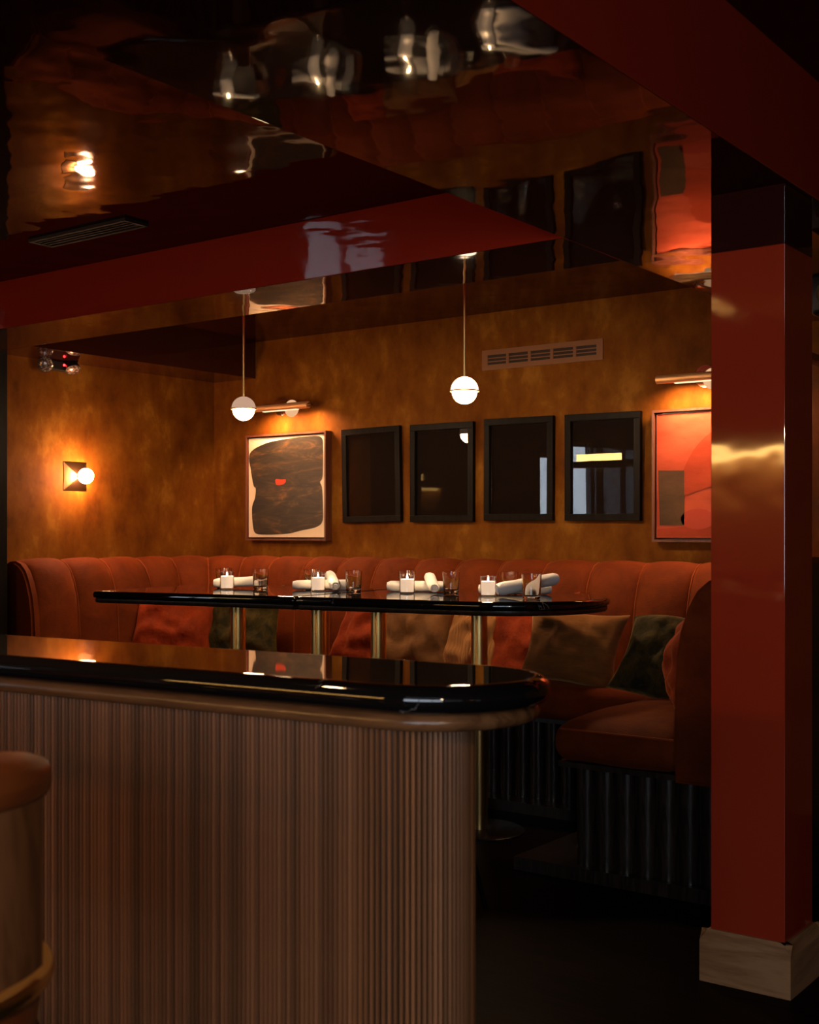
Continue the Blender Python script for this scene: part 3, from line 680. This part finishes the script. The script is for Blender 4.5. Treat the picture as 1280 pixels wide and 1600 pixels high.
# ------------------------------------------------------------ bar counter in the foreground
CA = math.radians(4.4)
t = thing('bar_counter', 'foreground bar counter with black marble top and reeded walnut front', 'bar counter', (-1.29, 1.82, 0), CA)
cap = rrect(-3.1, .2, -.2, .2, (.02, .2, .2, .02), 24)
link('counter_top', stack(cap, [(-.03, 1.003), (-.012, 1.003), (-.004, 1.007), (.003, 1.016), (.005, 1.026), (.003, 1.036), (-.004, 1.044), (-.014, 1.049), (-.028, 1.05), (-.031, 1.05), (-.036, 1.05)]), M['marble'], t, angle=70)
link('wood_moulding', stack(cap, [(-.06, .972), (-.030, .972), (-.020, .976), (-.015, .984), (-.015, .990), (-.019, .998), (-.028, 1.003)]), M['walnut_trim'], t, angle=70)
PX, PR = -.088, .145     # centre and radius of the curved end of the panel
body = rrect(-3.1, PX+PR, -PR, PR, (.02, PR, PR, .02), 24)
link('body', stack(body, [(-.006, 0), (-.006, .975)]), M['ebony'], t, angle=70)
bm = bmesh.new(); n = 6; rr = .0043
A = [(rr*math.cos(PI+PI*i/n), .0075*math.sin(PI+PI*i/n)) for i in range(n+1)]
lo = [bm.verts.new((x, y, .0)) for x, y in A]; hi = [bm.verts.new((x, y, .973)) for x, y in A]
for i in range(n): bm.faces.new((lo[i], lo[i+1], hi[i+1], hi[i]))
bm.faces.new(hi); bm.faces.new(lo[::-1])
rm = bpy.data.meshes.new('reed'); bm.to_mesh(rm); bm.free()
x = PX
pitch = .0103
while x > -1.62: link_mesh('reed', rm, M['walnut'], t, loc=(x, -PR+.005, 0)); x -= pitch
k = 1; aw = pitch/(PR-.003)
while k*aw < PI*.86:
    th = -PI/2+k*aw; link_mesh('reed', rm, M['walnut'], t, loc=(PX+(PR-.005)*math.cos(th), (PR-.005)*math.sin(th), 0), rot=(0, 0, th+PI/2)); k += 1

# ------------------------------------------------------------ bar stool, lower left
t = thing('bar_stool', 'tan leather and veneered wood bar stool with rounded back, cut by the left edge', 'bar stool', (-1.377, .784, 0))
Rs = .213
def arc_shell(r0, r1, z0, z1, a0, a1, n=48):
    prof = [(r1, z0), (r1, z1), (r0, z1), (r0, z0), (r1, z0)]
    bm = lathe(prof, n, a0, a1); bmesh.ops.recalc_face_normals(bm, faces=bm.faces[:]); return bm
A0, A1 = math.radians(-215), math.radians(35)
link('back_shell', arc_shell(Rs-.014, Rs, .800, 1.0, A0, A1), M['stool_wood'], t, angle=40)['label'] = 'curved veneered back'
prof = [(Rs-.042+.053*math.copysign(abs(math.cos(a_))**.7, math.cos(a_)), 1.018+.030*math.copysign(abs(math.sin(a_))**.7, math.sin(a_))) for a_ in [2*PI*i/20 for i in range(21)]]
link('top_rail', lathe(prof, 56, A0, A1), M['leather'], t, angle=60)['label'] = 'padded tan leather rail'
link('seat', lathe([(0, .700), (.17, .700), (.196, .712), (.200, .74), (.188, .765), (0, .775)], 48), M['leather'], t, angle=60)
link('seat_ring', lathe([(.190, .770), (.214, .770), (.217, .778), (.214, .786), (.190, .786), (.190, .770)], 56), M['brass'], t, angle=60)
link('seat_pan', lathe([(0, .66), (.19, .66), (.20, .70), (0, .70)], 48), M['stool_wood'], t)
for k in range(4):
    a_ = PI/4+k*PI/2; bm = bmesh.new(); cyl(bm, (.13*math.cos(a_), .13*math.sin(a_), .665), (.20*math.cos(a_), .20*math.sin(a_), 0), .016, .010, n=14); link('leg', bm, M['stool_wood'], t)
link('foot_ring', lathe([(.172+.008*math.cos(u), .25+.008*math.sin(u)) for u in [2*PI*i/10 for i in range(11)]], 48), M['brass'], t)

stool = t
# dark stool behind the counter, of which one splayed foot shows
t = thing('low_stool', 'black metal stool behind the counter, one splayed leg showing at its end', 'stool', (-2.56, 3.46, 0))
link('seat', lathe([(0, .60), (.15, .60), (.165, .61), (.165, .63), (.15, .645), (0, .645)], 40), M['black'], t)
for k in range(4):
    a_ = math.radians(40+90*k); bm = bmesh.new(); cyl(bm, (.11*math.cos(a_), .11*math.sin(a_), .60), (.26*math.cos(a_), .26*math.sin(a_), 0), .011, .008, n=12); link('leg', bm, M['black_metal'], t)

# ------------------------------------------------------------ screen and speaker behind the column
t = thing('glass_screen', 'reeded glass screen on a dark half wall, glimpsed right of the column', 'screen', (-1.57, 4.95, 0))
link('half_wall', B(-.035, .035, -.80, .80, 0, 1.19), M['ebony'], t, smooth=False)
link('frame', boxes([(-.025, .025, -.80, .80, 1.19, 1.215), (-.025, .025, -.80, .80, 1.95, 1.975), (-.025, .025, -.80, -.775, 1.215, 1.95), (-.025, .025, .775, .80, 1.215, 1.95)]), M['bronze'], t, smooth=False)
bm = bmesh.new(); prev = None
for i in range(601):
    y = -.775+1.55*i/600; xx = .006*abs(math.sin(PI*i/6)); vs = (bm.verts.new((xx, y, 1.215)), bm.verts.new((xx, y, 1.95)))
    if prev: bm.faces.new((prev[0], vs[0], vs[1], prev[1]))
    prev = vs
link('reeded_pane', bm, thin_glass('reeded_glass', (.95, .75, .62), rough=.15, boost=1.5), t)
t = thing('loudspeaker', 'black loudspeaker hanging from the beam behind the column', 'loudspeaker', (-1.40, 4.42, 2.145))
link('cabinet', B(-.075, .075, -.07, .07, -.075, .075, bev=.02, seg=3), M['black'], t)
bm = bmesh.new(); cyl(bm, (0, 0, .07), (0, 0, .145), .01, n=12); link('mount', bm, M['black_metal'], t)
bm = bmesh.new(); cyl(bm, (0, -.072, 0), (0, -.0695, 0), .05, n=24); link('grille', bm, M['black_metal'], t)

# ------------------------------------------------------------ behind the camera: what the lacquer and glass mirror
t = thing('back_bar_shelf', 'long lit shelf behind the camera, mirrored in the red column', 'shelf', (-3.9, -2.62, 1.87))
link('board', B(-1.2, 1.3, -.16, .16, .055, .085), M['walnut_trim'], t, smooth=False)
link('light_strip', B(-1.15, 1.25, -.10, -.05, -.02, .05), M['strip'], t, smooth=False)
link('back_panel', B(-1.2, 1.3, -.178, -.162, -.80, .085), M['honey'], t, smooth=False)
link('lower_board', B(-1.2, 1.3, -.16, .16, -.80, -.77), M['walnut_trim'], t, smooth=False)
t = thing('hanging_gantry', 'lit glass rack hanging behind the camera, mirrored in the prints', 'rack', (-6.1, -.5, 1.95))
link('tray', B(-.45, .45, -.2, .2, -.13, -.06), M['walnut_trim'], t, smooth=False)
link('light_strip', B(-.42, .10, .14, .17, -.055, .015), M['strip'], t, smooth=False)
for x in (-.4, .4):
    bm = bmesh.new(); cyl(bm, (x, 0, -.06), (x, 0, Z2-1.95), .008, n=10); link('hanger', bm, M['black_metal'], t)
for x, y, lab_ in ((-6.55, -.6, 'round downlight over the left end of the hanging rack'), (-6.15, -.45, 'round downlight over the middle of the hanging rack'), (-5.75, -.3, 'round downlight over the right end of the hanging rack')):
    t = thing('ceiling_downlight', lab_, 'ceiling lamp', (x, y, Z2), 0, 'downlights behind the camera')
    link('ring', lathe([(.045, -.001), (.062, -.001), (.062, -.008), (.045, -.012), (.045, -.001)], 28), M['bronze'], t)
    link('lens', lathe([(0, -.006), (.045, -.006), (.045, -.002), (0, -.002)], 28), M['down'], t)

t = thing('ceiling_downlight', 'small round downlight above the bar stools, left of the frame', 'ceiling lamp', (-2.35, 1.15, Z2), 0, 'downlights behind the camera')
link('ring', lathe([(.045, -.001), (.062, -.001), (.062, -.008), (.045, -.012), (.045, -.001)], 28), M['bronze'], t)
link('lens', lathe([(0, -.006), (.045, -.006), (.045, -.002), (0, -.002)], 28), M['down'], t)
l = bpy.data.lights.new('downlight_beam', 'SPOT'); l.energy = 75; l.color = (1, .56, .24); l.spot_size = math.radians(95); l.spot_blend = .7; l.shadow_soft_size = .04
o = bpy.data.objects.new('downlight_beam', l); o.location = (0, 0, -.02); o.parent = t; C.objects.link(o)

pendant(.75, -.55, 'added globe pendant behind the camera, unseen fill light', False, Z3)  # added fill lamp out of view, warms the stool and bar front
# added unseen stools, left of the frame, to shade the lower left bar front
for x_, y_, lab in ((-2.02, .735, 'added unseen bar stool next to the visible one, shades the bar front'), (-2.68, .685, 'added unseen bar stool farthest along the counter, shades the bar front')):
    r_ = stool.copy(); C.objects.link(r_); r_.location = (x_, y_, 0); r_['label'] = lab; r_['group'] = stool['group'] = 'bar stools along the counter'
    for ch in list(stool.children):
        c_ = ch.copy(); C.objects.link(c_); c_.parent = r_
